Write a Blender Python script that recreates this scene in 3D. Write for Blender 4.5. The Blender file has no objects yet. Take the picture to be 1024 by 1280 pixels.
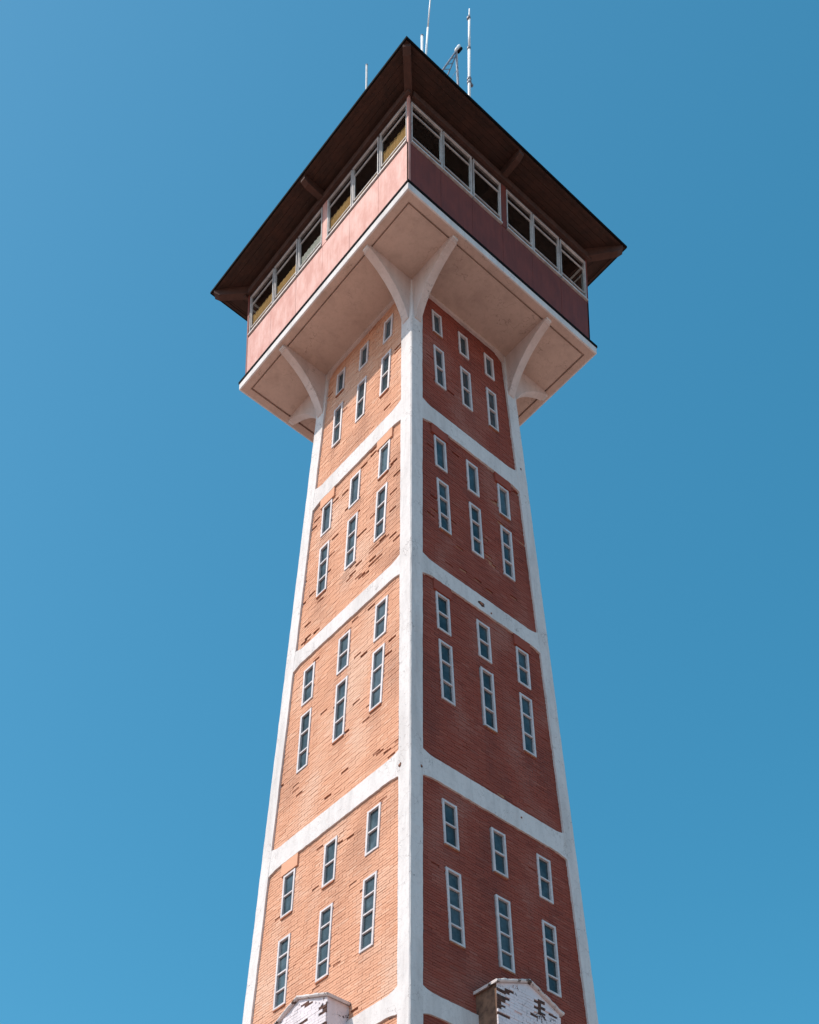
import bpy, bmesh, math, random
from mathutils import Vector, Matrix, noise

scene = bpy.context.scene
COL = scene.collection
R = math.radians

# ------------------------------------------------------------------ camera
ZB = 27.1                                   # height of the tower's third floor line above the ground
CAM = Vector((-23.3247, -24.918, -25.5127 + ZB))
YAW, PITCH, ROLL = 0.9282, 0.3015, 0.0305
f_ = Vector((math.cos(PITCH) * math.cos(YAW), math.cos(PITCH) * math.sin(YAW), math.sin(PITCH)))
r_ = Vector((math.sin(YAW), -math.cos(YAW), 0))
u_ = r_.cross(f_)
c_, s_ = math.cos(ROLL), math.sin(ROLL)
r2, u2 = c_ * r_ + s_ * u_, -s_ * r_ + c_ * u_
cam_data = bpy.data.cameras.new('camera')
cam = bpy.data.objects.new('camera', cam_data)
COL.objects.link(cam)
cam.matrix_world = Matrix(((r2.x, u2.x, -f_.x, CAM.x), (r2.y, u2.y, -f_.y, CAM.y),
                           (r2.z, u2.z, -f_.z, CAM.z), (0, 0, 0, 1)))
cam_data.sensor_fit = 'VERTICAL'
cam_data.sensor_height = 36
cam_data.lens = 1948.4 / 1280 * 36
cam_data.shift_x = 195.06 / 1280
cam_data.shift_y = 1115.3 / 1280
cam_data.clip_end = 6000
scene.camera = cam

# ------------------------------------------------------------------ sky, sun, exposure
SUN_AZ, SUN_EL = 19.0, 51.0                 # degrees past -X towards +Y, and above the horizon
S = Vector((-math.cos(R(SUN_EL)) * math.cos(R(SUN_AZ)), math.cos(R(SUN_EL)) * math.sin(R(SUN_AZ)), math.sin(R(SUN_EL))))
world = bpy.data.worlds.new('World')
scene.world = world
world.use_nodes = True
wn, wl = world.node_tree.nodes, world.node_tree.links
bg = wn['Background']
sky = wn.new('ShaderNodeTexSky')
sky.sky_type = 'NISHITA'
sky.sun_disc = False
sky.sun_elevation = R(SUN_EL)
sky.sun_rotation = math.atan2(S.x, S.y)
sky.altitude = 50
sky.air_density = 1.0
sky.dust_density = 1.6
sky.ozone_density = 4.0
hsv = wn.new('ShaderNodeHueSaturation')
hsv.inputs['Hue'].default_value = 0.468
hsv.inputs['Saturation'].default_value = 1.29
wl.new(sky.outputs['Color'], hsv.inputs['Color'])
wl.new(hsv.outputs['Color'], bg.inputs['Color'])
bg.inputs['Strength'].default_value = 0.142

sun_d = bpy.data.lights.new('sun', 'SUN')
sun_d.energy = 3.2
sun_d.angle = R(0.5)
sun_d.color = (1.0, 0.93, 0.84)
sun = bpy.data.objects.new('sun', sun_d)
COL.objects.link(sun)
sun.rotation_euler = S.to_track_quat('Z', 'Y').to_euler()
scene.view_settings.view_transform = 'Standard'
scene.view_settings.look = 'None'
scene.view_settings.gamma = 1
scene.view_settings.exposure = 0.45
scene.cycles.max_bounces = 8

# ------------------------------------------------------------------ materials
class NT:
    def __init__(self, name, rough=0.8, spec=0.3):
        self.m = bpy.data.materials.new(name)
        self.m.use_nodes = True
        self.n, self.l = self.m.node_tree.nodes, self.m.node_tree.links
        self.b = self.n['Principled BSDF']
        self.b.inputs['Roughness'].default_value = rough
        self.b.inputs['Specular IOR Level'].default_value = spec
        self.tc = self.n.new('ShaderNodeTexCoord')

    def coord(self, scale=(1, 1, 1)):
        mp = self.n.new('ShaderNodeMapping')
        mp.inputs['Scale'].default_value = scale
        self.l.new(self.tc.outputs['Object'], mp.inputs['Vector'])
        return mp.outputs['Vector']

    def noise(self, scale, detail=4, rough=0.55, stretch=(1, 1, 1), dist=0.0):
        t = self.n.new('ShaderNodeTexNoise')
        t.inputs['Scale'].default_value = scale
        t.inputs['Detail'].default_value = detail
        t.inputs['Roughness'].default_value = rough
        t.inputs['Distortion'].default_value = dist
        self.l.new(self.coord(stretch), t.inputs['Vector'])
        return t.outputs['Fac']

    def ramp(self, fac, stops):
        r = self.n.new('ShaderNodeValToRGB')
        e = r.color_ramp.elements
        while len(e) < len(stops):
            e.new(0.5)
        for el, (p, c) in zip(e, stops):
            el.position = p
            el.color = c if len(c) == 4 else (*c, 1)
        self.l.new(fac, r.inputs['Fac'])
        return r.outputs['Color']

    def step(self, fac, a, b):
        return self.ramp(fac, [(a, (0, 0, 0)), (b, (1, 1, 1))])

    def _in(self, sock, v):
        if hasattr(v, 'is_output'):
            self.l.new(v, sock)
        else:
            sock.default_value = v if not isinstance(v, tuple) or len(v) == 4 else (*v, 1)

    def mix(self, fac, a, b, mode='MIX'):
        m = self.n.new('ShaderNodeMix')
        m.data_type = 'RGBA'
        m.blend_type = mode
        self._in(m.inputs['Factor'], fac)
        self._in(m.inputs['A'], a)
        self._in(m.inputs['B'], b)
        return m.outputs['Result']

    def math(self, op, a, b):
        m = self.n.new('ShaderNodeMath')
        m.operation = op
        self._in(m.inputs[0], a)
        self._in(m.inputs[1], b)
        return m.outputs[0]

    def color(self, c):
        self._in(self.b.inputs['Base Color'], c)

    def bump(self, h, strength=0.3, dist=0.01):
        b = self.n.new('ShaderNodeBump')
        b.inputs['Strength'].default_value = strength
        b.inputs['Distance'].default_value = dist
        self.l.new(h, b.inputs['Height'])
        self.l.new(b.outputs['Normal'], self.b.inputs['Normal'])


def island(nt):
    g = nt.n.new('ShaderNodeNewGeometry')
    return g.outputs['Random Per Island']


def brick_mat(name, dark, mid, light, soil, pale, grime):
    m = NT(name, 0.88, 0.15)
    c = m.ramp(island(m), [(0.0, dark), (0.12, mid), (0.8, mid), (1.0, light)])
    big = m.noise(0.55, 5, 0.6)
    c = m.mix(m.step(big, 0.35, 0.72), c, m.mix(0.35, c, light))
    streak = m.noise(1.1, 5, 0.65, (2.2, 2.2, 0.35))
    c = m.mix(m.math('MULTIPLY', m.step(streak, 0.52, 0.75), 0.35), c, soil)
    def attr(an):
        a = m.n.new('ShaderNodeAttribute')
        a.attribute_name = an
        return a.outputs['Fac']
    c = m.mix(m.math('MULTIPLY', attr('salt'), 0.6), c, pale)
    c = m.mix(m.math('MULTIPLY', attr('soot'), 0.62), c, grime)
    fine = m.noise(38, 3, 0.7)
    c = m.mix(m.math('MULTIPLY', m.step(fine, 0.58, 0.72), 0.35), c, soil)
    m.color(c)
    m.bump(m.noise(60, 4, 0.7), 0.5, 0.006)
    return m.m


def plaster_mat(name, base, stain, chip, chip_amount=0.64, chip_scale=4.2):
    m = NT(name, 0.85, 0.2)
    st = m.noise(0.9, 6, 0.65, (2.4, 2.4, 0.45), 0.4)
    c = m.mix(m.math('MULTIPLY', m.step(st, 0.45, 0.78), 0.65), base, stain)
    mot = m.noise(9, 5, 0.7)
    c = m.mix(m.math('MULTIPLY', m.step(mot, 0.5, 0.75), 0.35), c, stain)
    grime = m.noise(34, 4, 0.8)
    area = m.step(m.noise(1.3, 3, 0.6), 0.42, 0.58)
    pits = m.math('MULTIPLY', m.step(grime, 0.62, 0.66), area)
    c = m.mix(m.math('MULTIPLY', pits, 0.7), c, chip)
    vz = m.n.new('ShaderNodeTexVoronoi')
    vz.feature = 'DISTANCE_TO_EDGE'
    vz.inputs['Scale'].default_value = 1.4
    vm = m.n.new('ShaderNodeVectorMath')
    vm.operation = 'ADD'
    nz_ = m.n.new('ShaderNodeTexNoise')
    nz_.inputs['Scale'].default_value = 3.0
    nz_.inputs['Detail'].default_value = 6
    m.l.new(m.tc.outputs['Object'], nz_.inputs['Vector'])
    m.l.new(m.coord(), vm.inputs[0])
    m.l.new(nz_.outputs['Color'], vm.inputs[1])
    m.l.new(vm.outputs[0], vz.inputs['Vector'])
    crack = m.ramp(vz.outputs['Distance'], [(0.004, (1, 1, 1)), (0.010, (0, 0, 0))])
    where = m.step(m.noise(0.7, 3, 0.6, (1.3, 1.3, 1.0)), 0.50, 0.58)
    c = m.mix(m.math('MULTIPLY', m.math('MULTIPLY', crack, where), 0.6), c, chip)
    drip = m.noise(1.0, 5, 0.7, (9, 9, 0.35))
    c = m.mix(m.math('MULTIPLY', m.step(drip, 0.56, 0.74), 0.38), c, stain)
    big = m.step(m.noise(chip_scale, 6, 0.72), chip_amount, chip_amount + 0.012)
    c = m.mix(big, c, chip)
    m.color(c)
    h = m.mix(0.5, m.noise(22, 6, 0.75), m.noise(70, 2, 0.6))
    h = m.mix(1.0, h, m.math('MULTIPLY', big, 0.7), 'SUBTRACT')
    m.bump(h, 0.45, 0.012)
    return m.m


def paint_mat(name, a, b, wood, rough=0.6, grain=(14, 14, 0.7), peel=0.66):
    m = NT(name, rough, 0.3)
    c = m.mix(m.step(m.noise(2.6, 6, 0.68, (1, 1, 0.5)), 0.38, 0.62), a, b)
    g = m.noise(1.5, 6, 0.7, grain)
    c = m.mix(m.math('MULTIPLY', m.step(g, 0.46, 0.74), 0.55), c, wood)
    c = m.mix(m.step(m.noise(6.5, 6, 0.75, (1, 1, 0.5)), peel, peel + 0.03), c, wood)
    m.color(c)
    m.bump(g, 0.25, 0.008)
    return m.m


def metal_mat(name, a, b, rough=0.45):
    m = NT(name, rough, 0.5 if rough < 0.8 else 0.08)
    m.color(m.mix(m.step(m.noise(7, 5, 0.7), 0.5, 0.72), a, b))
    m.bump(m.noise(30, 3), 0.1, 0.004)
    return m.m


M = {}
M['brick_sun'] = brick_mat('brick_lit_tone', (0.56, 0.27, 0.165), (0.64, 0.325, 0.205), (0.70, 0.40, 0.27), (0.46, 0.225, 0.145), (0.70, 0.50, 0.39), (0.30, 0.15, 0.105))  # brick of the sunny face, sunlight put into its colour
M['brick_shade_tone'] = brick_mat('brick_shade_tone', (0.22, 0.055, 0.038), (0.29, 0.072, 0.049), (0.33, 0.095, 0.066), (0.18, 0.052, 0.042), (0.40, 0.19, 0.15), (0.13, 0.045, 0.038))  # same brick for the shaded face, shade put into its colour
def flat_noise(name, a, b, sc=5, rough=0.9):
    m = NT(name, rough, 0.15)
    m.color(m.mix(m.step(m.noise(sc, 5, 0.65), 0.4, 0.65), a, b))
    m.bump(m.noise(sc * 8, 4, 0.7), 0.35, 0.008)
    return m.m
M['mortar_sun'] = flat_noise('mortar_lit_tone', (0.46, 0.22, 0.14), (0.37, 0.17, 0.11))  # lit copy of the mortar, sunlight in the colour
M['mortar_shade_tone'] = flat_noise('mortar_shade_tone', (0.22, 0.066, 0.052), (0.28, 0.10, 0.08))  # shaded copy of the same mortar, darkened in the colour
M['spall'] = flat_noise('spalled_brick', (0.30, 0.13, 0.08), (0.46, 0.20, 0.12), 9)
M['spall_dark'] = flat_noise('bare_dark_brick', (0.13, 0.065, 0.05), (0.055, 0.034, 0.03), 7)
M['white'] = plaster_mat('white_render', (0.68, 0.63, 0.61), (0.40, 0.36, 0.345), (0.16, 0.12, 0.11), 0.69)
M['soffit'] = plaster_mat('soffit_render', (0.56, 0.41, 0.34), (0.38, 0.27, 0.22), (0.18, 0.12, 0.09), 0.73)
M['bracket'] = plaster_mat('bracket_render', (0.62, 0.51, 0.47), (0.40, 0.32, 0.285), (0.20, 0.15, 0.12), 0.74)
M['bay'] = plaster_mat('peeling_white_brick', (0.76, 0.68, 0.70), (0.52, 0.47, 0.48), (0.075, 0.045, 0.04), 0.61, 2.3)
M['coping'] = plaster_mat('chipped_coping', (0.66, 0.59, 0.57), (0.42, 0.36, 0.33), (0.11, 0.075, 0.06), 0.575, 3.0)
M['bay_side'] = flat_noise('dark_brown_brick', (0.26, 0.15, 0.10), (0.10, 0.06, 0.045), 4)  # darker brown for the side walls of one bay
M['frame'] = paint_mat('white_window_paint', (0.66, 0.60, 0.60), (0.56, 0.50, 0.50), (0.40, 0.35, 0.33), 0.5, (8, 8, 8), 0.70)
M['cabin_frame'] = paint_mat('cabin_window_paint', (0.64, 0.59, 0.57), (0.46, 0.42, 0.41), (0.24, 0.21, 0.19), 0.5, (8, 8, 8), 0.66)
M['boards_sun'] = paint_mat('red_boards_lit_tone', (0.50, 0.215, 0.17), (0.62, 0.345, 0.295), (0.40, 0.14, 0.11))  # sunlit copy of the red boards, brightness put into the paint colour
M['boards'] = paint_mat('red_boards_shade_tone', (0.20, 0.043, 0.027), (0.155, 0.034, 0.022), (0.085, 0.022, 0.016))  # shaded copy of the same boards, shade put into the paint colour
M['wood'] = paint_mat('dark_brown_wood', (0.062, 0.025, 0.016), (0.040, 0.018, 0.012), (0.020, 0.011, 0.009), 0.75, (3, 3, 3))
M['wood_beam'] = paint_mat('brown_beam_wood', (0.085, 0.038, 0.027), (0.062, 0.028, 0.02), (0.028, 0.014, 0.011), 0.75, (3, 3, 3))
M['black'] = metal_mat('black_sheet_metal', (0.006, 0.005, 0.005), (0.012, 0.010, 0.009), 0.9)
M['roof'] = metal_mat('dark_roof_sheet', (0.05, 0.05, 0.055), (0.08, 0.07, 0.065), 0.6)
M['antenna'] = metal_mat('white_antenna_tube', (0.78, 0.78, 0.77), (0.66, 0.66, 0.66), 0.4)
M['dull'] = metal_mat('dull_grey_tube', (0.42, 0.42, 0.42), (0.30, 0.30, 0.30), 0.6)
M['steel'] = metal_mat('grey_steel', (0.22, 0.22, 0.25), (0.15, 0.15, 0.17), 0.45)
M['interior'] = flat_noise('interior_paint', (0.05, 0.045, 0.04), (0.04, 0.035, 0.03), 3)
M['blind'] = flat_noise('ochre_blind', (0.46, 0.26, 0.095), (0.38, 0.20, 0.07), 3)
M['blind_pale'] = flat_noise('pale_blind', (0.50, 0.47, 0.42), (0.44, 0.41, 0.36), 3)

m = NT('slit_glass', 0.10, 0.22)
oi = m.n.new('ShaderNodeObjectInfo')
gc = m.mix(m.step(m.noise(2.2, 4, 0.6), 0.4, 0.65), (0.034, 0.054, 0.064), (0.085, 0.122, 0.142))
m.color(m.mix(oi.outputs['Random'], gc, m.mix(1.0, gc, (0.5, 0.56, 0.56), 'MULTIPLY')))
M['glass_dark'] = m.m
g = bpy.data.materials.new('clear_glass')
g.use_nodes = True
gn, gl = g.node_tree.nodes, g.node_tree.links
gn.remove(gn['Principled BSDF'])
tr = gn.new('ShaderNodeBsdfTransparent')
tr.inputs['Color'].default_value = (0.93, 0.95, 0.94, 1)
gg = gn.new('ShaderNodeBsdfGlossy')
gg.inputs['Roughness'].default_value = 0.03
lw = gn.new('ShaderNodeLayerWeight')
pw = gn.new('ShaderNodeMath')
pw.operation = 'POWER'
pw.inputs[1].default_value = 4.0
gl.new(lw.outputs['Facing'], pw.inputs[0])
fr = gn.new('ShaderNodeMath')
fr.operation = 'MULTIPLY_ADD'
fr.inputs[1].default_value = 0.75
fr.inputs[2].default_value = 0.05
gl.new(pw.outputs[0], fr.inputs[0])
mx = gn.new('ShaderNodeMixShader')
gl.new(fr.outputs[0], mx.inputs[0])
gl.new(tr.outputs[0], mx.inputs[1])
gl.new(gg.outputs[0], mx.inputs[2])
gl.new(mx.outputs[0], gn['Material Output'].inputs['Surface'])
M['glass'] = g

m = NT('dry_ground', 0.95, 0.1)
c = m.mix(m.step(m.noise(0.06, 6, 0.6), 0.4, 0.62), (0.38, 0.265, 0.225), (0.30, 0.21, 0.175))
c = m.mix(m.math('MULTIPLY', m.step(m.noise(2.5, 6, 0.7), 0.45, 0.7), 0.5), c, (0.42, 0.31, 0.275))
m.color(c)
m.bump(m.noise(6, 6, 0.7), 0.5, 0.05)
M['ground'] = m.m

# ------------------------------------------------------------------ mesh helpers
class MB:
    """collects polygons and links them as one mesh object"""
    def __init__(self):
        self.v, self.f, self.mi = [], [], []

    def poly(self, pts, mi=0):
        i = len(self.v)
        self.v += [tuple(p) for p in pts]
        self.f.append(tuple(range(i, i + len(pts))))
        self.mi.append(mi)

    def hexa(self, p, mi=0, back=True):
        """p: 8 points, front ring 0-3 and back ring 4-7"""
        i = len(self.v)
        self.v += [tuple(q) for q in p]
        fs = [(0, 1, 2, 3), (0, 4, 5, 1), (1, 5, 6, 2), (2, 6, 7, 3), (3, 7, 4, 0)]
        if back:
            fs.append((7, 6, 5, 4))
        for q in fs:
            self.f.append(tuple(i + k for k in q))
            self.mi.append(mi)

    def box(self, a, b, mi=0):
        x0, y0, z0 = a
        x1, y1, z1 = b
        self.hexa([(x0, y0, z0), (x1, y0, z0), (x1, y0, z1), (x0, y0, z1),
                   (x0, y1, z0), (x1, y1, z0), (x1, y1, z1), (x0, y1, z1)], mi)

    def prism(self, ring0, ring1, mi=0):
        n = len(ring0)
        i = len(self.v)
        self.v += [tuple(p) for p in ring0] + [tuple(p) for p in ring1]
        self.f.append(tuple(range(i, i + n)))
        self.f.append(tuple(range(i + 2 * n - 1, i + n - 1, -1)))
        self.mi += [mi, mi]
        for k in range(n):
            j = (k + 1) % n
            self.f.append((i + k, i + n + k, i + n + j, i + j))
            self.mi.append(mi)

    def loft(self, rings, mi=0):
        n = len(rings[0])
        i = len(self.v)
        for r in rings:
            self.v += [tuple(p) for p in r]
        self.f.append(tuple(range(i, i + n)))
        e = i + (len(rings) - 1) * n
        self.f.append(tuple(range(e + n - 1, e - 1, -1)))
        self.mi += [mi, mi]
        for q in range(len(rings) - 1):
            for k in range(n):
                j = (k + 1) % n
                a, b = i + q * n, i + (q + 1) * n
                self.f.append((a + k, b + k, b + j, a + j))
                self.mi.append(mi)

    def tube(self, pts, rad, seg=10, mi=0):
        pts = [Vector(p) for p in pts]
        rad = rad if isinstance(rad, (list, tuple)) else [rad] * len(pts)
        rings = []
        for k, p in enumerate(pts):
            d = (pts[min(k + 1, len(pts) - 1)] - pts[max(k - 1, 0)]).normalized()
            a = d.cross(Vector((0.31, 0.87, 0.2))).normalized()
            b = d.cross(a)
            rings.append([p + rad[k] * (math.cos(t) * a + math.sin(t) * b)
                          for t in [2 * math.pi * q / seg for q in range(seg)]])
        self.loft(rings, mi)

    def build(self, name, mats, parent=None, bevel=0, smooth=False, wear=None):
        me = bpy.data.meshes.new(name)
        me.from_pydata(self.v, [], self.f)
        if wear:
            for k, an in enumerate(('soot', 'salt')):
                at = me.attributes.new(an, 'FLOAT', 'FACE')
                at.data.foreach_set('value', [w[k] for w in wear])
        bm = bmesh.new()
        bm.from_mesh(me)
        bmesh.ops.recalc_face_normals(bm, faces=bm.faces)
        bm.to_mesh(me)
        bm.free()
        for mt in (mats if isinstance(mats, (list, tuple)) else [mats]):
            me.materials.append(mt)
        me.polygons.foreach_set('material_index', self.mi)
        if smooth:
            me.polygons.foreach_set('use_smooth', [True] * len(me.polygons))
        me.update()
        o = bpy.data.objects.new(name, me)
        COL.objects.link(o)
        o.parent = parent
        if bevel:
            md = o.modifiers.new('bevel', 'BEVEL')
            md.width = bevel
            md.segments = 2
            md.limit_method = 'ANGLE'
        return o


def tag(o, label=None, cat=None, group=None, kind=None):
    for k, v in (('label', label), ('category', cat), ('group', group), ('kind', kind)):
        if v:
            o[k] = v
    return o


def empty(name, loc):
    o = bpy.data.objects.new(name, None)
    o.location = loc
    o.empty_display_size = 0.3
    COL.objects.link(o)
    return o


def turned(o, deg, parent):
    """a copy of a part and its sub-parts, turned about the tower's axis"""
    c = o.copy()
    COL.objects.link(c)
    c.parent = parent
    c.rotation_euler = (0, 0, R(deg))
    for ch in list(o.children):
        d = ch.copy()
        COL.objects.link(d)
        d.parent = c
    return c


# ------------------------------------------------------------------ ground
gm = MB()
N = 48
for i in range(N):
    for j in range(N):
        def gp(a, b):
            s = lambda t: math.copysign(abs(t) ** 2.2, t) * 3000
            x, y = s(a / N * 2 - 1), s(b / N * 2 - 1)
            return (x, y, 0)
        gm.poly([gp(i, j), gp(i + 1, j), gp(i + 1, j + 1), gp(i, j + 1)])
tag(gm.build('ground', M['ground']), kind='structure')

# ------------------------------------------------------------------ tower
tower = tag(empty('watch_tower', (0, 0, 0)),
            'tall tapering brick watchtower with white frame, slit windows and glazed red cabin', 'tower')

K, A3 = 0.0551, 2.8295
def A(z):                                    # half width of the shaft (outer face of the white frame)
    return A3 - K * (z - ZB)
def PL(u, z, d):                             # point on the sunny face (-X)
    return (-(A(z) + d), u, z)
def PR(u, z, d):                             # point on the shaded face (-Y)
    return (u, -(A(z) + d), z)

ZT = 16.231 + ZB                             # underside of the cabin floor
PW = 0.40                                    # pillar width
BR = -0.055                                  # brick plane behind the frame
bands = [(11.256, 11.839), (5.774, 6.276), (-0.636, 0.0), (-7.24, -6.68), (-13.9, -13.3), (-20.6, -20.0), (-27.1, -26.3)]
bands = [(a + ZB, b + ZB) for a, b in bands]
# window rows: (z bottom, z top, column offset, width, number of panes)
rows = [[(14.92, 15.75, 1.00, 0.36, 1), (12.96, 14.40, 1.00, 0.38, 2)],
        [(9.85, 10.92, 1.175, 0.42, 1), (7.70, 9.42, 1.165, 0.42, 3)],
        [(4.22, 5.41, 1.425, 0.46, 2), (2.04, 3.89, 1.42, 0.45, 3)],
        [(-2.32, -1.04, 1.60, 0.48, 2), (-5.00, -2.98, 1.60, 0.48, 4)]]
openings = []                                # (u0, u1, z0, z1, panes)
for pr in rows:
    for (z0, z1, off, w, n) in pr:
        for k in (-1, 0, 1):
            uc = k * off - (0.02 if k == 0 and z0 < 3 else 0)
            openings.append((uc - w / 2, uc + w / 2, z0 + ZB, z1 + ZB, n))

BROKEN = [(PR, -0.05, 5.99 + ZB, 0.14, 0.09, 1), (PL, -2.50, -0.42 + ZB, 0.06, 0.08, 2), (PR, 0.86, -0.24 + ZB, 0.035, 0.03, 3),
          (PR, 1.95, 12.12 + ZB, 0.03, 0.06, 4), (PR, -2.50, -0.50 + ZB, 0.045, 0.05, 5), (PR, 0.30, 5.90 + ZB, 0.03, 0.03, 6)]

# --- corner pillars
rng = random.Random(5)
pm = MB()
rings = []
z = 0.0
nz = int(ZT / 0.25)
for i in range(nz + 1):
    z = ZT * i / nz
    a = A(z)
    j = lambda s=0.006: rng.uniform(-s, s)
    o1, o2, ii, ij = j(0.003), j(0.003), j(), j()
    ch = 0.022 + abs(j(0.010))
    rings.append([(-a + o1, -a + ch, z), (-a + ch, -a + o2, z), (-a + PW + ii, -a + o2, z),
                  (-a + PW + ii, -a + PW + 0.1, z), (-a + PW + 0.1, -a + PW + ij, z), (-a + o1, -a + PW + ij, z)])
pm.loft(rings)
pillar = pm.build('corner_pillar', M['white'], tower)
for k in (90, 180, 270):
    turned(pillar, k, tower)

# --- white floor bands with haunches at the pillars
def band(zb, zt, seed):
    r = random.Random(seed)
    mb = MB()
    zm = (zb + zt) / 2
    U = A(zm) - PW + 0.03
    n = max(24, int(2 * U / 0.09))
    top, bot = [], []
    for i in range(n + 1):
        u = -U + 2 * U * i / n
        e = U - abs(u)
        h = max(0, 1 - e / 0.36)
        h = 0.11 * h ** 1.4
        top.append((u, zt + h + r.uniform(-0.007, 0.007)))
        bot.append((u, zb - 0.75 * h + r.uniform(-0.010, 0.008)))
    D0, D1 = -0.005, -0.3
    for i in range(n):
        q = [bot[i], bot[i + 1], top[i + 1], top[i]]
        v0, v1 = len(mb.v), 0
        mb.v += [PL(u, z, D0) for u, z in q] + [PL(u, z, D1) for u, z in q]
        for fc in ((0, 1, 2, 3), (0, 4, 5, 1), (2, 6, 7, 3)):
            mb.f.append(tuple(v0 + k for k in fc))
            mb.mi.append(0)
    # weld the strips
    o = mb.build('floor_band', M['white'], tower)
    bm = bmesh.new()
    bm.from_mesh(o.data)
    bmesh.ops.remove_doubles(bm, verts=bm.verts, dist=0.0005)
    bmesh.ops.recalc_face_normals(bm, faces=bm.faces)
    # make sure the front looks outward
    fr_ = max(bm.faces, key=lambda f: f.calc_area())
    if fr_.normal.x > 0:
        bmesh.ops.reverse_faces(bm, faces=bm.faces)
    bm.to_mesh(o.data)
    bm.free()
    return o
for i, (a, b) in enumerate(bands):
    o = band(a, b, 20 + i)
    turned(o, 90, tower)
    turned(o, 180, tower)
    turned(o, 270, tower)

# --- brick panels, brick by brick
def brick_panel(P, z0, z1, sun_side, seed, thr, holes):
    r = random.Random(seed)
    mb = MB()
    ch = 0.077
    nrow = int((z1 - z0) / ch) + 1
    wear = []
    for k in range(nrow):
        za, zc = z0 + k * ch, z0 + (k + 1) * ch
        U = A(za) - PW + 0.05
        wob = 0.004 * noise.noise(Vector((k * 0.7, seed, 0)))
        u = -U - (0.13 if k % 2 else 0.0) - r.uniform(0, 0.02)
        while u < U:
            L = 0.26 + r.uniform(-0.006, 0.006)
            iv = [(max(u, -U), min(u + L, U), za, zc)]
            for (a, b, c, d, _n) in holes:
                if c < zc and d > za:
                    nx = []
                    for (p, q, s, t) in iv:
                        if q <= a or p >= b:
                            nx.append((p, q, s, t))
                            continue
                        if p < a:
                            nx.append((p, a, s, t))
                        if q > b:
                            nx.append((b, q, s, t))
                        pm_, qm = max(p, a), min(q, b)
                        if s < c - 0.012:
                            nx.append((pm_, qm, s, c))
                        if t > d + 0.012:
                            nx.append((pm_, qm, d, t))
                    iv = nx
            for (p, q, s, t) in iv:
                if q - p < 0.03:
                    if q - p > 0.004:
                        mb.hexa([P(p, s, BR - 0.006), P(q, s, BR - 0.006), P(q, t, BR - 0.006), P(p, t, BR - 0.006),
                                 P(p, s, -0.26), P(q, s, -0.26), P(q, t, -0.26), P(p, t, -0.26)], 1, False)
                    continue
                um, zm = (p + q) / 2, (s + t) / 2
                n_ = noise.fractal(Vector((um * 0.7 + seed, zm * 0.45, 3.3 * seed)), 1.0, 2.0, 4)
                n2 = noise.fractal(Vector((um * 3.1, zm * 0.5, 1.7 * seed)), 1.0, 2.0, 3)
                soot = max(0, n_ - 0.15) * 1.1 + 0.5 * max(0, 1 - (z1 - zm) / 0.55) * (0.6 + n2)
                for (a, b, c_w, d_w, _n) in holes:
                    if a - 0.06 < um < b + 0.06 and 0 < c_w - zm < 1.0:
                        soot += 0.55 * (1 - (c_w - zm)) * (0.6 + 0.9 * n2)
                salt = max(0, -n_ - 0.10) * 1.2 + (0.25 if r.random() < 0.04 else 0)
                soot, salt = min(1, max(0, soot)), min(1, salt)
                v = noise.fractal(Vector((um * 0.9 + seed * 3.1, zm * 3.2, seed * 7.7)), 0.8, 2.2, 4)
                near = 0
                for (a, b, c, d, _n) in holes:     # worn brickwork gathers round the openings' ends
                    if a - 0.2 < um < b + 0.2 and (0 < c - zm < 0.22 or 0 < zm - d < 0.2):
                        near = 0.13
                if sun_side:
                    near += 0.20 * max(0, 1 - (z1 - 0.08 - zm) / 0.5)
                over = v + near - thr
                base = BR + r.uniform(-0.0045, 0.0045) + wob
                mat_b = 0
                joint, gap = 0.012, 0.0058
                if over > 0.0:
                    k_ = r.random()
                    if k_ < 0.45 + min(0.2, over):          # washed-out bed joint
                        joint, gap = r.uniform(0.03, 0.055), r.uniform(0.009, 0.016)
                    elif over > 0.08 and k_ > 0.80:         # broken-out brick
                        base -= min(0.042, 0.012 + over * 0.11) * r.uniform(0.6, 1.1)
                        mat_b = 2
                elif r.random() < 0.006:
                    base -= r.uniform(0.008, 0.03)
                dm = base - (joint if mat_b == 0 else 0.004)
                mb.hexa([P(p, s, dm), P(q, s, dm), P(q, t, dm), P(p, t, dm),
                         P(p, s, -0.26), P(q, s, -0.26), P(q, t, -0.26), P(p, t, -0.26)], 1 if mat_b == 0 else 2, False)
                g_ = 0.0062
                g2 = gap
                if q - p > 0.05 and t - s > 0.03:
                    jj = 0.0022 if mat_b == 0 else 0.014
                    e = [r.uniform(-jj, jj) for _ in range(4)]
                    gb = r.uniform(-0.002, 0.002)
                    gh = 0.0035
                    pts = [(p + gh, s + g2 + gb), (q - gh, s + g2 - gb), (q - gh, t - g_ - gb), (p + gh, t - g_ + gb)]
                    mb.hexa([P(a_, b_, base + e_) for (a_, b_), e_ in zip(pts, e)] +
                            [P(a_, b_, base - 0.03) for (a_, b_) in pts], mat_b, False)
                wear.extend([(soot, salt)] * (len(mb.f) - len(wear)))
            u += L
    mats = [M['brick_sun'], M['mortar_sun'], M['spall']] if sun_side else [M['brick_shade_tone'], M['mortar_shade_tone'], M['spall']]
    wear.extend([(0, 0)] * (len(mb.f) - len(wear)))
    return mb.build('brick_panel', mats, tower, wear=wear)

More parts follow.
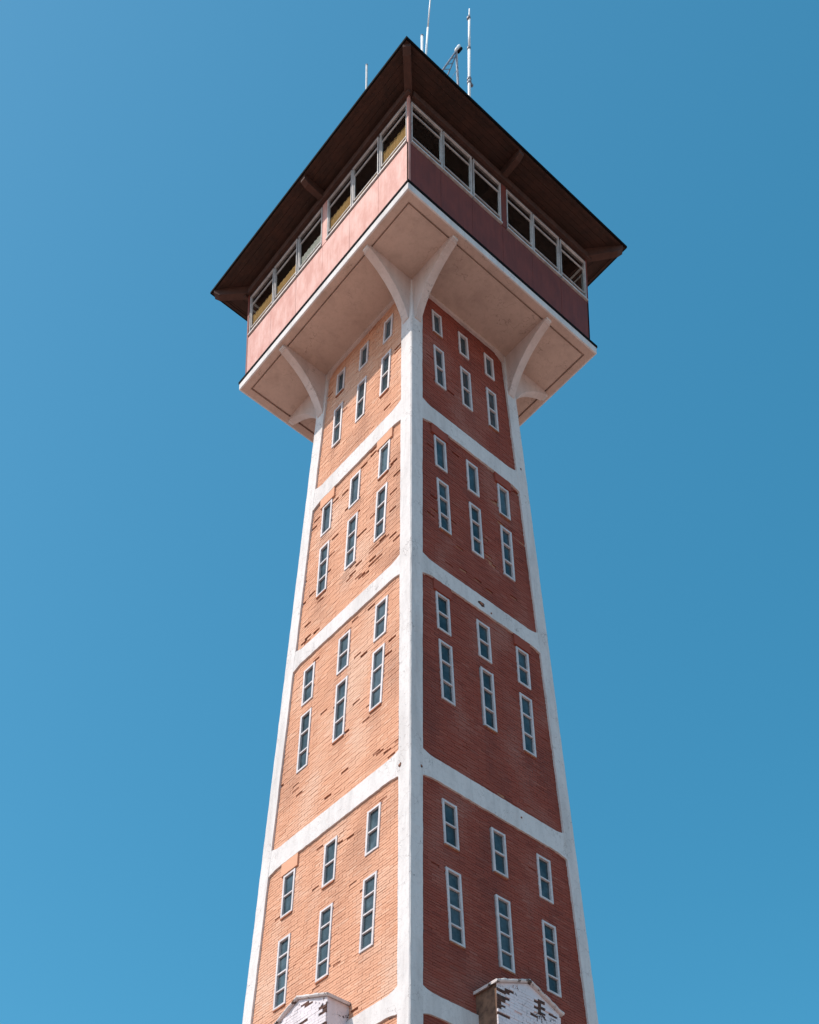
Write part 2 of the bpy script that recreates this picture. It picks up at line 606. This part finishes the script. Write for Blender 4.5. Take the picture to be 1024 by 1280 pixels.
tops = [ZT] + [b[0] for b in bands]
lows = [b[1] for b in bands]
thr_sun = [0.52, 0.21, 0.40, 0.50, 0.4]
thr_red = [0.8, 0.42, 0.58, 0.7, 0.6]
for i in range(5):
    z0 = lows[i] - 0.05
    z1 = tops[i] + 0.08 if i else ZT - 0.02
    if i == 4:
        z0 = z1 - 1.6
    hs = [h for h in openings if h[2] >= z0 - 0.1 and h[3] <= z1 + 0.1]
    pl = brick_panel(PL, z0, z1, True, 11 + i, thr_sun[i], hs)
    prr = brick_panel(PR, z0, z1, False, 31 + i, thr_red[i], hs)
    turned(pl, 180, tower)
    turned(prr, 180, tower)
# lower panels, below the picture: plain brick faces down to the ground
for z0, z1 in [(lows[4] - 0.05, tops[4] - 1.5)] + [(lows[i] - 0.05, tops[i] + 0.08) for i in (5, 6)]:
    for P, mt in ((PL, M['brick_sun']), (PR, M['brick_shade_tone'])):
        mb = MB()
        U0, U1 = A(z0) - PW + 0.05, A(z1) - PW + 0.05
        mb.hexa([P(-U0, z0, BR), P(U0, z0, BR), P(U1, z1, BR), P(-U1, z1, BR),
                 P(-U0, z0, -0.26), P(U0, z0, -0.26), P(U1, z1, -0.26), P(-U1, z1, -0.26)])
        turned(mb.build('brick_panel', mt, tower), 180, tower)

# --- dark core behind the brick skin so nothing shows through
cm = MB()
rr = []
for z in (0.0, ZT - 0.05):
    a = A(z) - 0.27
    rr.append([(-a, -a, z), (a, -a, z), (a, a, z), (-a, a, z)])
cm.loft(rr)
cm.build('shaft_core', M['interior'], tower)

# --- brick-coloured lintel blocks under the bands
def lintel(P, u0, u1, z0, z1, mt, seed):
    r = random.Random(seed)
    mb = MB()
    n = 6
    fr_, bk = [], []
    for i in range(n + 1):
        fr_.append((u0 + (u1 - u0) * i / n, z0 + r.uniform(-0.006, 0.006)))
    for i in range(n, -1, -1):
        fr_.append((u0 + (u1 - u0) * i / n, z1))
    mb.prism([P(u, z, -0.009) for u, z in fr_], [P(u, z, -0.25) for u, z in fr_])
    return mb.build('lintel', mt, tower)
for P, k, pi, zlo, zhi, ex in ((PL, 'brick_sun', 1, 10.92, 11.26, 1.175), (PR, 'brick_shade_tone', 1, 10.94, 11.26, 1.175),
                               (PR, 'brick_shade_tone', 2, 5.43, 5.78, 1.425)):
    for s in (-1, 1):
        uc = s * ex
        lintel(P, uc - 0.30, uc + 0.30, zlo + ZB + 0.01, zhi + ZB + 0.03, M[k], int(uc * 100) + pi)
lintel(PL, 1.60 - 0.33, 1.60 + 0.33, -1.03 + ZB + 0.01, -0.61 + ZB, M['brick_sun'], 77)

# --- places where the render of the frame has broken away
def broken_patch(P, uc, zc, w, h, seed):
    r = random.Random(seed)
    mb = MB()
    n = 13
    ring = []
    for k in range(n):
        t = 2 * math.pi * k / n
        q = r.uniform(0.6, 1.0)
        ring.append((uc + w * q * math.cos(t), zc + h * q * math.sin(t)))
    mb.prism([P(u, z, 0.003) for u, z in ring], [P(u, z, -0.03) for u, z in ring])
    inner = [(uc + (u - uc) * 0.55, zc + (z - zc) * 0.5 + 0.01) for u, z in ring]
    mb.prism([P(u, z, 0.011) for u, z in inner], [P(u, z, -0.03) for u, z in inner], 1)
    return mb.build('broken_patch', [M['spall_dark'], M['spall']], tower)
for args in BROKEN:
    broken_patch(*args)

# --- slit windows
def slit_window(u0, u1, z0, z1, n, seed):
    r = random.Random(seed)
    fw = 0.062
    D0, D1 = -0.028, -0.20
    mb = MB()
    j = lambda: r.uniform(-0.004, 0.004)
    def bar(a, b, c, d, d0=D0, d1=D1):
        q = [(a + j(), c + j()), (b + j(), c + j()), (b + j(), d + j()), (a + j(), d + j())]
        mb.hexa([PL(u, z, d0) for u, z in q] + [PL(u, z, d1) for u, z in q])
    bar(u0, u0 + fw, z0, z1)
    bar(u1 - fw, u1, z0, z1)
    bar(u0 + fw - 0.006, u1 - fw + 0.006, z1 - fw, z1 - 0.002, D0 - 0.002)
    bar(u0 + fw - 0.006, u1 - fw + 0.006, z0 + 0.002, z0 + fw, D0 - 0.002)
    for k in range(1, n):
        zz = z0 + (z1 - z0) * k / n
        bar(u0 + fw - 0.006, u1 - fw + 0.006, zz - 0.022, zz + 0.022, D0 - 0.014)
    w = mb.build('slit_window', M['frame'], tower, 0.005)
    gp_ = MB()
    t = [r.uniform(-0.006, 0.006) for _ in range(4)]
    q = [(u0 + 0.03, z0 + 0.03), (u1 - 0.03, z0 + 0.03), (u1 - 0.03, z1 - 0.03), (u0 + 0.03, z1 - 0.03)]
    gp_.hexa([PL(u, z, -0.088 + e) for (u, z), e in zip(q, t)] + [PL(u, z, -0.12) for u, z in q])
    gp_.build('pane', M['glass_dark'], w)
    if n > 1 and r.random() < 0.35 or n == 1 and r.random() < 0.2:
        sm = MB()
        q = [(u0 + 0.02 + j(), z0 - 0.045), (u1 - 0.01 + j(), z0 - 0.045), (u1 - 0.01, z0 - 0.003), (u0 + 0.02, z0 - 0.003)]
        sm.hexa([PL(u, z, -0.018) for u, z in q] + [PL(u, z, -0.2) for u, z in q])
        sm.build('sill', M['spall'], w)
    return w
for i, (a, b, c, d, n) in enumerate(openings):
    w = slit_window(a, b, c, d, n, 200 + i)
    for k in (90, 180, 270):
        turned(w, k, tower)

# --- gabled white bays on the lower shaft
def gabled_bay(P, zt, seed, front, side):
    zc = -6.12 + ZB + zt
    uc, hw, rise, out = -0.07, 1.03, 0.40, 0.62
    ref = zc
    a0 = A(ref)
    def Q(u, z, d):                          # upright, not leaning with the wall
        p = P(u, ref, d)
        return (p[0], p[1], z)
    mb = MB()
    sec = [(uc - hw, 0.0), (uc + hw, 0.0), (uc + hw, zc), (uc, zc + rise), (uc - hw, zc)]
    mb.prism([Q(u, z, out - 0.03) for u, z in sec], [Q(u, z, -0.3) for u, z in sec])
    for fi in range(len(mb.f)):
        pass
    b = mb.build('gabled_bay', [front, side], tower, 0.012)
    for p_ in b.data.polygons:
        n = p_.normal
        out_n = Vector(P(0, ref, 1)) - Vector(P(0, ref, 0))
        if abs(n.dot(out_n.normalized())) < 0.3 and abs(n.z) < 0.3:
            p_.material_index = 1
    # brick courses on the front
    r = random.Random(seed)
    cm_ = MB()
    k = 0
    zz = zc - 4.5
    while zz < zc + rise - 0.10:
        u = uc - hw + (0.0 if k % 2 else -0.13)
        while u < uc + hw:
            p, q = max(u, uc - hw + 0.002), min(u + 0.26, uc + hw - 0.002)
            lim = rise * (1 - max(abs(p - uc), abs(q - uc)) / hw) + zc - 0.06
            if q - p > 0.05 and zz + 0.07 < lim:
                d = out + 0.006 + r.uniform(-0.003, 0.004)
                g3 = r.uniform(0.002, 0.0045)
                pts = [(p + g3, zz + g3), (q - g3, zz + g3), (q - g3, zz + 0.077 - g3), (p + g3, zz + 0.077 - g3)]
                e = min((p + q) / 2 - uc + hw, uc + hw - (p + q) / 2, (lim - zz) * 0.9)
                v = noise.fractal(Vector((p * 1.7, zz * 2.6, seed * 5.3)), 0.8, 2.1, 3)
                bare = v + 0.42 * max(0, 1 - e / 0.3) > 0.42
                if bare:
                    d -= 0.016 + r.uniform(0, 0.012)
                    if r.random() < 0.18:
                        d -= 0.03
                cm_.hexa([Q(a_, b_, d + r.uniform(-0.002, 0.002)) for a_, b_ in pts] + [Q(a_, b_, out - 0.06) for a_, b_ in pts], 1 if bare else 0, False)
            u += 0.26
        zz += 0.077
        k += 1
    cm_.build('front_brickwork', [front, M['spall_dark']], b)
    # coping slabs along the two slopes
    for s in (-1, 1):
        cb = MB()
        t = 0.085
        e, ez = uc + s * (hw + 0.07), zc - 0.07 * rise / hw
        pr_ = [(uc + s * 0.0015, zc + rise + 0.003), (e, ez + 0.003), (e, ez + t), (uc + s * 0.0015, zc + rise + t)]
        nseg = 14
        rings = []
        for k in range(nseg + 1):
            f = k / nseg
            def lp(p0, p1, jz):
                return (p0[0] + (p1[0] - p0[0]) * f, p0[1] + (p1[1] - p0[1]) * f + jz)
            jt, jb, jo = r.uniform(-0.012, 0.006), r.uniform(-0.008, 0.012), r.uniform(-0.022, 0.006)
            lo, hi = lp(pr_[0], pr_[1], 0 if f == 0 else jb * 0.3), lp(pr_[3], pr_[2], jt)
            rings.append([Q(lo[0], lo[1], out + 0.045 + jo), Q(lo[0], lo[1] + 0.03, out + 0.065 + jo), Q(hi[0], hi[1] - 0.02, out + 0.06 + jo),
                          Q(hi[0], hi[1], out + 0.035 + jo), Q(hi[0], hi[1], -0.3), Q(lo[0], lo[1], -0.3)])
        cb.loft(rings)
        cb.build('coping', M['coping'], b)
    return b
gabled_bay(PL, -0.14, 3, M['bay'], M['bay'])
gabled_bay(PR, 0.0, 4, M['bay'], M['bay_side'])

# ------------------------------------------------------------------ cabin floor slab, brackets
CS, CW = 3.613, 3.5
ZST = 16.513 + ZB
fm = MB()
fm.box((-CS, -CS, ZT + 0.07), (CS, CS, ZST))
# rim beam round the edge, then a drip groove, then the inner soffit
RW = 0.235
for sx, sy in ((-1, 0), (1, 0), (0, -1), (0, 1)):
    if sx:
        x0, x1 = sorted((sx * (CS - 0.001), sx * (CS - RW)))
        fm.box((x0, -CS + 0.001, ZT), (x1, CS - 0.001, ZT + 0.072))
    else:
        y0, y1 = sorted((sy * (CS - 0.0015), sy * (CS - RW)))
        fm.box((-CS + RW + 0.001, y0, ZT + 0.0005), (CS - RW - 0.001, y1, ZT + 0.072))
slab = fm.build('cabin_floor', M['soffit'], tower)
sm = MB()
IG = CS - RW - 0.055
sm.box((-IG, -IG, ZT + 0.012), (IG, IG, ZT + 0.074))
sm.build('soffit_panel', M['soffit'], slab)
# white fascia on the slab's edge and the black flashing above it
def rim(name, half, thick, z0, z1, mt, bev=0):
    mb = MB()
    o_, i_ = half, half - thick
    ro = [(-o_, -o_), (o_, -o_), (o_, o_), (-o_, o_)]
    ri = [(-i_, -i_), (i_, -i_), (i_, i_), (-i_, i_)]
    for k in range(4):
        j = (k + 1) % 4
        a, b, c, d = ro[k], ro[j], ri[j], ri[k]
        mb.poly([(*a, z0), (*b, z0), (*b, z1), (*a, z1)])
        mb.poly([(*d, z0), (*c, z0), (*c, z1), (*d, z1)])
        mb.poly([(*a, z1), (*b, z1), (*c, z1), (*d, z1)])
        mb.poly([(*a, z0), (*b, z0), (*c, z0), (*d, z0)])
    o = mb.build(name, mt, slab)
    bm = bmesh.new()
    bm.from_mesh(o.data)
    bmesh.ops.remove_doubles(bm, verts=bm.verts, dist=0.0005)
    bmesh.ops.recalc_face_normals(bm, faces=bm.faces)
    bm.to_mesh(o.data)
    bm.free()
    if bev:
        md = o.modifiers.new('bevel', 'BEVEL')
        md.width = bev
        md.segments = 2
        md.limit_method = 'ANGLE'
    return o
rim('edge_fascia', CS + 0.006, 0.05, ZT - 0.004, ZST - 0.066, M['white'], 0.012)
rim('flashing', CS + 0.022, 0.13, ZST - 0.065, ZST + 0.012, M['black'])

BU = 1.795                                   # bracket centre line
BW = 0.115                                   # half width
def bracket():
    mb = MB()
    zt = ZT + 0.02
    a = A(ZT - 1.3)
    zb_ = 14.78 + ZB
    n = 14
    x1 = CS - 0.20
    prof = [(-(A(ZT) - 0.30), zt), (-x1, zt), (-x1, ZT - 0.10)]
    xa, ya = x1 - 0.05, ZT - 0.11
    xb, yb = a + 0.035, zb_
    xc, yc = xb + 0.24 * (xa - xb), yb + 0.70 * (ya - yb)
    for i in range(n + 1):
        t = i / n
        x = (1 - t) ** 2 * xa + 2 * t * (1 - t) * xc + t * t * xb
        z = (1 - t) ** 2 * ya + 2 * t * (1 - t) * yc + t * t * yb
        prof.append((-x, z))
    prof += [(-(a - 0.02), zb_ - 0.03), (-(a - 0.30), zb_ - 0.03)]
    mb.prism([(x, -BU - BW, z) for x, z in prof], [(x, -BU + BW, z) for x, z in prof])
    b = mb.build('bracket', M['bracket'], tower, 0.012)
    e = MB()
    e.box((-x1 - 0.075, -BU - BW * 0.8, ZT - 0.075), (-x1 + 0.02, -BU + BW * 0.8, ZT + 0.004))
    e.build('end_block', M['white'], b, 0.008)
    return b
b1 = bracket()
# mirrored arm for the other side of each face
def mirrored(o, parent):
    c = o.copy()
    c.data = o.data.copy()
    for v in c.data.vertices:
        v.co.y = -v.co.y
    c.data.flip_normals()
    COL.objects.link(c)
    c.parent = parent
    for ch in list(o.children):
        mirrored(ch, c)
    return c
b2 = mirrored(b1, tower)
for k in (90, 180, 270):
    turned(b1, k, tower)
    turned(b2, k, tower)
# plaster cove where the wall meets the slab, rounding down at the pillars
def cove():
    mb = MB()
    U = A(ZT) - PW + 0.05
    n = 30
    for i in range(n):
        q = []
        for u in (-U + 2 * U * i / n, -U + 2 * U * (i + 1) / n):
            h = max(0, 1 - (U - abs(u)) / 0.40)
            q.append((u, ZT - 0.09 - 0.22 * h ** 1.8))
        pts = [q[0], q[1], (q[1][0], ZT + 0.02), (q[0][0], ZT + 0.02)]
        mb.hexa([PL(u, z, 0.012) for u, z in pts] + [PL(u, z, -0.25) for u, z in pts])
    return mb.build('cove', M['bracket'], tower)
cv = cove()
for k in (90, 180, 270):
    turned(cv, k, tower)

# ------------------------------------------------------------------ cabin
ZSILL = 18.207 + ZB
ZW1 = 19.72 + ZB                             # top of the windows
ZSOF = 20.17 + ZB                            # underside of the eaves
def wall_side(mt):
    """one side of the cabin (-X): board parapet, posts, header"""
    mb = MB()
    n = 6
    seg = 2 * CW / n
    for i in range(n):
        y0, y1 = -CW + seg * i + 0.003, -CW + seg * (i + 1) - 0.003
        mb.box((-CW + 0.001 * (i % 2), y0, ZST + 0.004), (-CW + 0.03, y1, ZSILL - 0.048))
    mb.box((-CW + 0.022, -CW + 0.06, ZST), (-CW + 0.11, CW - 0.06, ZSILL - 0.012), 2)  # dark backing shows below the sill as a painted sill shadow
    mb.box((-CW + 0.004, -0.17, ZSILL - 0.012), (-CW + 0.10, 0.03, ZW1 + 0.05))        # middle post
    mb.box((-CW, -CW - 0.002, ZST + 0.006), (-CW + 0.075, -CW + 0.058, ZSOF - 0.02))   # corner post
    mb.box((-CW + 0.006, -CW + 0.06, ZW1 + 0.012), (-CW + 0.12, CW - 0.06, ZSOF - 0.01), 1)   # header
    return mb
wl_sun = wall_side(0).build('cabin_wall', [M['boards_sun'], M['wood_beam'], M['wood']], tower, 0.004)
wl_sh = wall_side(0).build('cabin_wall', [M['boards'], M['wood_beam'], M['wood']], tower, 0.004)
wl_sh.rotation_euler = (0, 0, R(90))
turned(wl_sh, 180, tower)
turned(wl_sh, 270, tower)

wins = [(-3.43, -2.38), (-2.31, -1.26), (-1.22, -0.19), (0.05, 1.10), (1.17, 2.22), (2.27, 3.38)]
def cabin_window(y0, y1, seed):
    r = random.Random(seed)
    mb = MB()
    z0, z1 = ZSILL + 0.10, ZW1
    s0, s1 = ZSILL + 0.285, ZW1 - 0.30
    X = -CW
    def ring(a, b, c, d, w, x0, x1, wt=None):
        j = lambda: r.uniform(-0.003, 0.003)
        mb.box((x0, a, c), (x1, a + w + j(), d))
        mb.box((x0, b - w + j(), c), (x1, b, d))
        mb.box((x0 + 0.002, a + w - 0.005, d - w + j()), (x1 - 0.002, b - w + 0.005, d - 0.001))
        mb.box((x0 + 0.002, a + w - 0.005, c + 0.001), (x1 - 0.002, b - w + 0.005, c + w + j()))
    ring(y0, y1, z0, z1, 0.022, X - 0.006, X + 0.055)
    ring(y0 + 0.030, y1 - 0.030, s0, s1, 0.022, X + 0.022, X + 0.062)
    mb.box((X - 0.04, y0 - 0.02, ZSILL - 0.006), (X + 0.07, y1 + 0.02, ZSILL + 0.035))     # sill board
    mb.box((X - 0.004, y0 + 0.01, ZSILL + 0.036), (X + 0.07, y1 - 0.01, ZSILL + 0.098))    # dark rebate behind it
    for p in range(24, 30):
        mb.mi[-1 - (p - 24)] = 1
    w = mb.build('cabin_window', [M['cabin_frame'], M['wood']], tower)
    g_ = MB()
    g_.box((X + 0.044, y0 + 0.02, z0 + 0.02), (X + 0.049, y1 - 0.02, z1 - 0.02))
    g_.build('pane', M['glass'], w)
    return w
for i, (a, b) in enumerate(wins):
    w = cabin_window(a, b, 60 + i)
    for k in (90, 180, 270):
        turned(w, k, tower)

# half-height blinds behind the sunny windows
def blind(y0, y1, ztop, mt, seed):
    r = random.Random(seed)
    mb = MB()
    n = 40
    x = -CW + 0.085
    col = []
    for i in range(n + 1):
        y = y0 + (y1 - y0) * i / n
        col.append((x + 0.007 * math.sin(i * 1.1 + r.random() * 0.6), y, ztop + 0.006 * math.sin(i * 0.5)))
    for i in range(n):
        (xa, ya, za), (xb, yb, zb_) = col[i], col[i + 1]
        mb.hexa([(xa, ya, ZSILL + 0.02), (xb, yb, ZSILL + 0.02), (xb, yb, zb_), (xa, ya, za),
                 (xa + 0.006, ya, ZSILL + 0.02), (xb + 0.006, yb, ZSILL + 0.02), (xb + 0.006, yb, zb_), (xa + 0.006, ya, za)])
    return mb.build('blind', mt, tower)
for (k, top, mt) in ((0, 19.06, 'blind'), (2, 19.02, 'blind'), (3, 18.92, 'blind_pale'), (4, 18.95, 'blind'), (5, 19.02, 'blind'), (1, 18.62, 'blind')):
    blind(wins[k][0] + 0.02, wins[k][1] - 0.02, top + ZB, M[mt], 90 + k)

# ------------------------------------------------------------------ roof
CR = 4.324
ZR = 20.239 + ZB
rm = MB()
base = [(-CR + 0.01, -CR + 0.01, ZR - 0.012), (CR - 0.01, -CR + 0.01, ZR - 0.012), (CR - 0.01, CR - 0.01, ZR - 0.012), (-CR + 0.01, CR - 0.01, ZR - 0.012)]
APEX = ZR + 0.42
for k in range(4):
    rm.poly([base[k], base[(k + 1) % 4], (0, 0, APEX)])
rm.poly(base)
roof = rm.build('roof', M['roof'], tower)
# soffit boards, laid parallel to each edge and mitred at the corners
def soffit_side():
    mb = MB()
    w = 0.135
    n = 8
    r = random.Random(8)
    for i in range(n):
        a, b = CR - 0.045 - w * i, CR - 0.045 - w * (i + 1) + 0.006
        dz = r.uniform(-0.004, 0.004)
        q = [(-a, -a + 0.001), (-a, a - 0.001), (-b, b - 0.001), (-b, -b + 0.001)]
        mb.hexa([(x, y, ZSOF + dz) for x, y in q] + [(x, y, ZSOF + 0.03) for x, y in q])
    return mb.build('eaves_board', M['wood'], roof)
so = soffit_side()
for k in (90, 180, 270):
    turned(so, k, roof)
cb = MB()
cb.box((-CR + 0.9, -CR + 0.9, ZSOF + 0.031), (CR - 0.9, CR - 0.9, ZSOF + 0.06))
cb.build('ceiling', M['interior'], roof)
def edge(name, half, thick, z0, z1, mt):
    o = rim(name, half, thick, z0, z1, mt)
    o.parent = roof
    return o
edge('roof_fascia', CR, 0.04, ZSOF - 0.012, ZR - 0.014, M['black'])
edge('edge_batten', CR - 0.045, 0.07, ZSOF - 0.022, ZSOF - 0.006, M['wood'])
# wall plate above the windows, rafters at the corners and the middle of each side
wp = MB()
wp.box((-CW - 0.10, -CW - 0.10, ZW1 + 0.10), (-CW - 0.002, CW + 0.10 - 0.2, ZSOF - 0.16))
wplate = wp.build('wall_plate', M['wood_beam'], roof, 0.006)
for k in (90, 180, 270):
    turned(wplate, k, roof)
def rafter(diag):
    mb = MB()
    if diag:
        d = Vector((-1, -1, 0)).normalized()
        s = Vector((1, -1, 0)).normalized()
        p0, p1 = 4.75, 5.98
        w, h0, h1 = 0.10, 0.30, 0.12
    else:
        d, s = Vector((-1, 0, 0)), Vector((0, 1, 0))
        p0, p1 = 3.45, 4.26
        w, h0, h1 = 0.085, 0.26, 0.14
    q = [(p0, -h0), (p1 - 0.15, -h0 * 0.75 if diag else -h0 * 0.85), (p1, -h1), (p1, 0.02), (p0, 0.02)]
    c = Vector((0, 0 if diag else 0, ZSOF))
    mb.prism([c + d * t - s * w + Vector((0, 0, z)) for t, z in q], [c + d * t + s * w + Vector((0, 0, z)) for t, z in q])
    return mb.build('rafter', M['wood_beam'], roof, 0.006)
for dg in (True, False):
    o = rafter(dg)
    for k in (90, 180, 270):
        turned(o, k, roof)

# ------------------------------------------------------------------ aerials on the roof
def roof_z(x, y):
    return APEX - (APEX - ZR + 0.012) * max(abs(x), abs(y)) / (CR - 0.01)
# tall jointed aerial
x, y = -1.13, -3.4
zb_ = roof_z(x, y) - 0.02
t = tag(empty('pole_antenna', (x, y, zb_)), 'thick white jointed pole antenna with clamps, tallest and rightmost on the roof', 'antenna')
mb = MB()
H = 25.84 + ZB - zb_
mb.tube([(0, 0, 0), (0.03, 0, H * 0.45), (0.05, 0, H * 0.70)], 0.042)
mb.build('mast', M['antenna'], t, smooth=True)
mb = MB()
mb.tube([(0.05, 0, H * 0.70), (0.075, 0, H * 0.93)], 0.035)
mb.tube([(0.075, 0, H * 0.93), (0.085, 0, H)], [0.028, 0.018])
mb.build('upper_rod', M['antenna'], t, smooth=True)
for zz in (0.45, 0.475, 0.70, 0.925):
    mb = MB()
    q = 0.03 + 0.05 * max(0, zz - 0.45) * 0.9
    mb.tube([(q, 0, H * zz - 0.03), (q, 0, H * zz + 0.03)], 0.064 if zz < 0.6 else 0.054)
    if zz == 0.45:
        mb.box((q + 0.04, -0.03, H * zz - 0.04), (q + 0.13, 0.03, H * zz + 0.03))
    mb.build('clamp', M['steel'], t)
# thin whip aerial
x, y = -2.87, -3.4
zb_ = roof_z(x, y) - 0.02
t = tag(empty('whip_antenna', (x, y, zb_)), 'slender pale whip antenna leaning slightly right, rising out of the top of the photo', 'antenna')
mb = MB()
d = Vector((0.10, 0, 1.22))
p1 = Vector((-2.68, -3.4, 23.39 + ZB)) - Vector((x, y, zb_))
mb.tube([(0, 0, 0), p1], [0.031, 0.029])
mb.build('base_rod', M['antenna'], t, smooth=True)
mb = MB()
mb.tube([p1, p1 + d * 1.0, p1 + d * 2.6], [0.023, 0.019, 0.011])
mb.build('whip', M['antenna'], t, smooth=True)
# two short stubs
for (x, y, ztop, rad, lab) in ((-2.90, -3.4, 22.83, 0.036, 'short white antenna stub close beside the tall whip, left of it'),
                               (-3.5, -1.80, 23.1, 0.030, 'short grey antenna stub standing alone above the left roof edge')):
    zb_ = roof_z(x, y) - 0.02
    t = tag(empty('stub_antenna', (x, y, zb_)), lab, 'antenna')
    mb = MB()
    mb.tube([(0, 0, 0), (0, 0, ztop + ZB - zb_)], rad)
    mb.build('rod', M['antenna'] if rad > 0.033 else M['dull'], t, smooth=True)
    mb = MB()
    mb.tube([(0, 0, ztop + ZB - zb_ - 0.001), (0, 0, ztop + ZB - zb_ + 0.03)], rad * 1.15)
    mb.tube([(0, 0, 0.0), (0, 0, 0.06)], rad * 2.2)
    mb.build('cap', M['steel'], t)
# braced post with a small floodlight
x, y = -1.53, -3.4
zb_ = roof_z(x, y) - 0.02
t = tag(empty('braced_mast', (x, y, zb_)), 'grey steel post with lattice strut carrying a small lamp, left of the tall pole antenna', 'mast')
top = 23.55 + ZB - zb_
L = lambda X, Z: Vector((X - x, 0, Z + ZB - zb_))
mb = MB()
mb.tube([(0.06, 0, 0), (-0.06, 0, top)], 0.034)
mb.build('post', M['steel'], t, smooth=True)
foot = L(-2.08, 22.38) + (L(-2.08, 22.38) - Vector((-0.06, 0, top))) * 1.35
foot = Vector((foot.x, 0, max(foot.z, 0.02)))
head = Vector((-0.07, 0, top))
mb = MB()
off = Vector((0.09, 0, -0.04))
mid = (foot + head) / 2
mb.tube([foot, head], 0.026, 8)
mb.tube([foot + off * 0.3, mid + off * 2.0, head + off * 0.4], 0.018, 8)
for k in range(9):
    f0, f1 = k / 9, (k + 1) / 9
    a = foot.lerp(head, f0)
    c = foot.lerp(head, f1) + off * (2.0 * (1 - abs(2 * f1 - 1)) * 0.9 + 0.1)
    mb.tube([a, c], 0.010, 6)
mb.build('lattice_strut', M['steel'], t)
mb = MB()
mb.tube([L(-1.95, 21.9), L(-1.55, 22.9)], 0.006, 6)
mb.build('stay_wire', M['steel'], t)
mb = MB()
h0 = Vector((-0.08, 0, top - 0.02))
hd = Vector((0.09, -0.04, 0.24))
mb.tube([h0, h0 + hd * 0.15, h0 + hd * 0.2, h0 + hd], [0.035, 0.045, 0.06, 0.055], 14)
mb.build('lamp_head', M['antenna'], t, smooth=True)
mb = MB()
mb.tube([h0 + Vector((0.05, -0.05, -0.03)), h0 + hd * 0.8 + Vector((0.06, -0.05, -0.04))], 0.042, 12)
mb.build('lamp_housing', M['black'], t, smooth=True)
